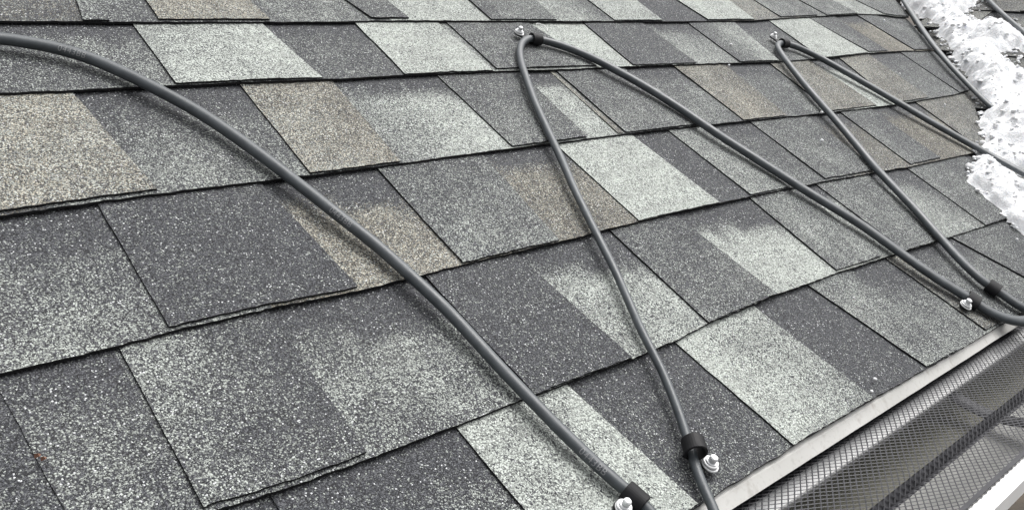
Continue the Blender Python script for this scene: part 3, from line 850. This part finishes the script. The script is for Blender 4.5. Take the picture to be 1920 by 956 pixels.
def inside(px, py, poly):
    r = False
    for (x1, y1), (x2, y2) in zip(poly, poly[1:] + poly[:1]):
        if (y1 > py) != (y2 > py) and px < (x2 - x1) * (py - y1) / (y2 - y1) + x1: r = not r
    return r


LEFT_POLY = SNOW_EDGE + [(1.40, -0.03), (3.6, -0.03), (3.6, 1.15), (2.9, 1.25)]


def edge_d(px, py):
    d = min(seg_dist(px, py, a, b)[0] for a, b in zip(SNOW_EDGE, SNOW_EDGE[1:]))
    return d if inside(px, py, LEFT_POLY) else -d


def base_z(x, y):
    return max(y * SIN / COS + 0.007 / COS if x < valley_u(y / COS) + 0.02 else -9, 0.345 * (x - V0) + 0.004)


cab_xy = [ROOF_M @ f[0] for f in cable_fr if f[0].x > 1.40] + [ROOF_M @ f[0] for f in vcable_fr] + [ROOF_M @ f[0] for f in fcable_fr]
cab_main = [ROOF_M @ f[0] for f in cable_fr if f[0].x > 1.40]
cab_main = [(p.x, p.y) for p in cab_main[::3]]
cab_xy = cab_main + [(p.x, p.y) for p in cab_xy[::3]]


def snow_h(x, y):
    d = edge_d(x, y)
    if d < -0.03: return -1, d
    vx = V0 + max(0, y) * SIN / COS / 0.345
    far = vx + 0.40 + 0.10 * nz(x * 5, y * 5, 2) - x
    e = min(d, far * 0.6)
    for hp in SNOW_HOLES:
        hd = min(seg_dist(x, y, a, b)[0] for a, b in zip(hp, hp[1:] + hp[:1]))
        e = min(e, (-hd if inside(x, y, hp) else hd) * 0.9)
    e2 = e + 0.011 * nz(x * 36, y * 36, 1) + 0.007 * nz(x * 80, y * 80, 5) + 0.002 * nz(x * 170, y * 170, 5)
    if e2 < -0.012: return -1, e
    h = 0.016 * (1 - math.exp(-max(e2, 0) / 0.006)) + 0.024 * (1 - math.exp(-max(e2, 0) / 0.05)) + min(0, e2) * 0.6
    k = min(1, max(0, e2 / 0.03))
    h += k * (0.026 * nz(x * 11, y * 11, 8) + 0.026 * ((nz(x * 22, y * 22, 3) ** 2 + 0.006) ** 0.5 - 0.2)) + min(1, max(0, e2 / 0.008)) * (0.013 * ((nz(x * 58, y * 58, 4) ** 2 + 0.008) ** 0.5 - 0.15) + 0.005 * ((nz(x * 130, y * 130, 6) ** 2 + 0.01) ** 0.5 - 0.15))
    cdm = min((x - a) ** 2 + (y - b) ** 2 for a, b in cab_main) ** 0.5
    cdist = min((x - a) ** 2 + (y - b) ** 2 for a, b in cab_xy) ** 0.5
    h = min(h, 0.004 + max(0, cdist - 0.006) * (0.4 if cdm <= cdist + 1e-9 else 0.9))
    return h, e


GS = 0.0036
X0_, X1_, Y0_, Y1_ = 1.24, 2.75, -0.01, 0.90
nx, ny = int((X1_ - X0_) / GS), int((Y1_ - Y0_) / GS)
idx, verts, hs_ = {}, [], {}
for j in range(ny + 1):
    y = Y0_ + j * GS
    vx = V0 + max(0, y) * SIN / COS / 0.345
    for i in range(nx + 1):
        x = X0_ + i * GS
        if x < vx - 0.30 or x > vx + 0.62: continue
        h, e = snow_h(x, y)
        if h > -0.5: hs_[i, j] = h
for _ in range(3):                                   # settle: thawing rounds the lumps
    hs_ = {(i, j): h * 0.5 + 0.125 * sum(hs_.get(q, h) for q in ((i + 1, j), (i - 1, j), (i, j + 1), (i, j - 1))) for (i, j), h in hs_.items()}
for (i, j), h in hs_.items():
    x, y = X0_ + i * GS, Y0_ + j * GS
    k = min(1, max(0, h / 0.012))
    h += k * (0.0050 * nz(x * 75, y * 75, 41) + 0.0036 * nz(x * 140, y * 140, 42) + 0.0018 * nz(x * 260, y * 260, 43))
    idx[i, j] = len(verts)
    jx, jy = 0.0012 * nz(x * 150, y * 150, 11), 0.0012 * nz(x * 150, y * 150, 21)
    verts.append((x + jx, y + jy, base_z(x, y) + h))
faces = []
for (i, j) in idx:
    q = [(i, j), (i + 1, j), (i + 1, j + 1), (i, j + 1)]
    if all(c in idx for c in q) and max(hs_[c] for c in q) > -0.002:
        faces.append(tuple(idx[c] for c in q))
snow = mesh_obj('snow', verts, faces, [M_SNOW], None, (1.7, 0.3, 0.15), smooth=True)
tag(snow, 'lumpy white snow heaped along the roof valley at the right', 'snow', kind='stuff')

# crumbs of snow round its rim and in the bare patches
rc = random.Random(3)
bm = bmesh.new()
made = 0
for _ in range(16000):
    if made >= 1500: break
    x, y = rc.uniform(1.25, 2.6), rc.uniform(0.0, 0.85)
    h, e = snow_h(x, y)
    if not (-0.045 < e < -0.003) or rc.random() > math.exp(-abs(e) / 0.012) + 0.03:
        if e < 0.004 or rc.random() > 0.25: continue
    on_side = 0.345 * (x - V0) > y * SIN / COS
    if e < -0.012 and not on_side and rc.random() > 0.06: continue
    r = rc.choice([0.002, 0.0025, 0.003, 0.0035, 0.0045, 0.006]) * rc.uniform(0.7, 1.2)
    g_ = bmesh.ops.create_icosphere(bm, subdivisions=2, radius=r)
    ax = rc.uniform(0, 6)
    for v in g_['verts']:
        d = 1 + 0.9 * nz(v.co.x / r * 1.1 + made, v.co.y / r * 1.1, v.co.z / r * 1.1)
        v.co = Vector((v.co.x * d + x, v.co.y * d * 0.9 + y, v.co.z * d * 0.6 + base_z(x, y) + max(0, h) + r * (0.35 if e < 0 else -0.15)))
    made += 1
o = bm_obj('snow_crumbs', bm, [M_SNOW], None, (1.7, 0.3, 0.15), smooth=True)
tag(o, 'loose crumbs of snow scattered round the edge of the snow heap', 'snow', kind='stuff')
bm = bmesh.new()
for p in SPECKS:
    r = rc.uniform(0.0016, 0.0030)
    q = ROOF_M @ Vector((p[0], p[1], p[2] + 0.001))
    g_ = bmesh.ops.create_icosphere(bm, subdivisions=1, radius=r)
    for v in g_['verts']: v.co = v.co * (1 + 0.4 * nz(v.co.x * 400 + p[0] * 9, v.co.y * 400)) + q
o = bm_obj('snow_specks', bm, [M_SNOW], None, tuple(ROOF_M @ Vector(SPECKS[0])), smooth=True)
tag(o, 'tiny white specks of snow scattered on the bare shingles', 'snow', kind='stuff')

# ------------------------------------------------------------------ small litter
bm = bmesh.new()
for dx, dy, r in ((0, 0, 0.0016), (0.0022, -0.0032, 0.0014)):
    vs5 = [bm.verts.new((LEAF[0] + dx + r * math.cos(a) * 1.3, LEAF[1] + dy + r * math.sin(a), LEAF[2] + 0.001 * math.sin(3 * a))) for a in [R(72 * q) for q in range(5)]]
    ce = bm.verts.new((LEAF[0] + dx, LEAF[1] + dy, LEAF[2] + 0.002))
    lo = bm.verts.new((LEAF[0] + dx, LEAF[1] + dy, LEAF[2] - 0.0006))
    for q in range(5):
        bm.faces.new((vs5[q], vs5[(q + 1) % 5], ce)); bm.faces.new((vs5[(q + 1) % 5], vs5[q], lo))
o = bm_obj('leaf_fragment', bm, [M_LEAF], None, tuple(LEAF))
o.matrix_world = ROOF_M @ Matrix.Translation(LEAF)
tag(o, 'tiny reddish leaf crumb caught in a shingle joint at lower left', 'leaf')
ctrl = [[THREAD[0] + 0.008 * math.cos(a), THREAD[1] + 0.010 * math.sin(a), THREAD[2] + 0.0015, 0.0006] for a in [R(x) for x in range(-70, 150, 20)]]
fr = resample(ctrl, 0.002)
verts, faces = [], []
for i, (p, w) in enumerate(fr):
    for s in range(5):
        a = 2 * math.pi * s / 5
        d = (p - Vector(THREAD)); d.z = 0; d.normalize()
        verts.append(p + d * (0.0006 * math.cos(a)) + Vector((0, 0, 0.0006 * math.sin(a))))
for i in range(len(fr) - 1):
    for s in range(5): faces.append((i * 5 + s, i * 5 + (s + 1) % 5, (i + 1) * 5 + (s + 1) % 5, (i + 1) * 5 + s))
o = mesh_obj('thread', verts, faces, [M_THREAD], None, tuple(THREAD), smooth=True)
o.matrix_world = ROOF_M @ Matrix.Translation(THREAD)
tag(o, 'thin pale curl of thread lying beside the clip at the middle loop top', 'thread')
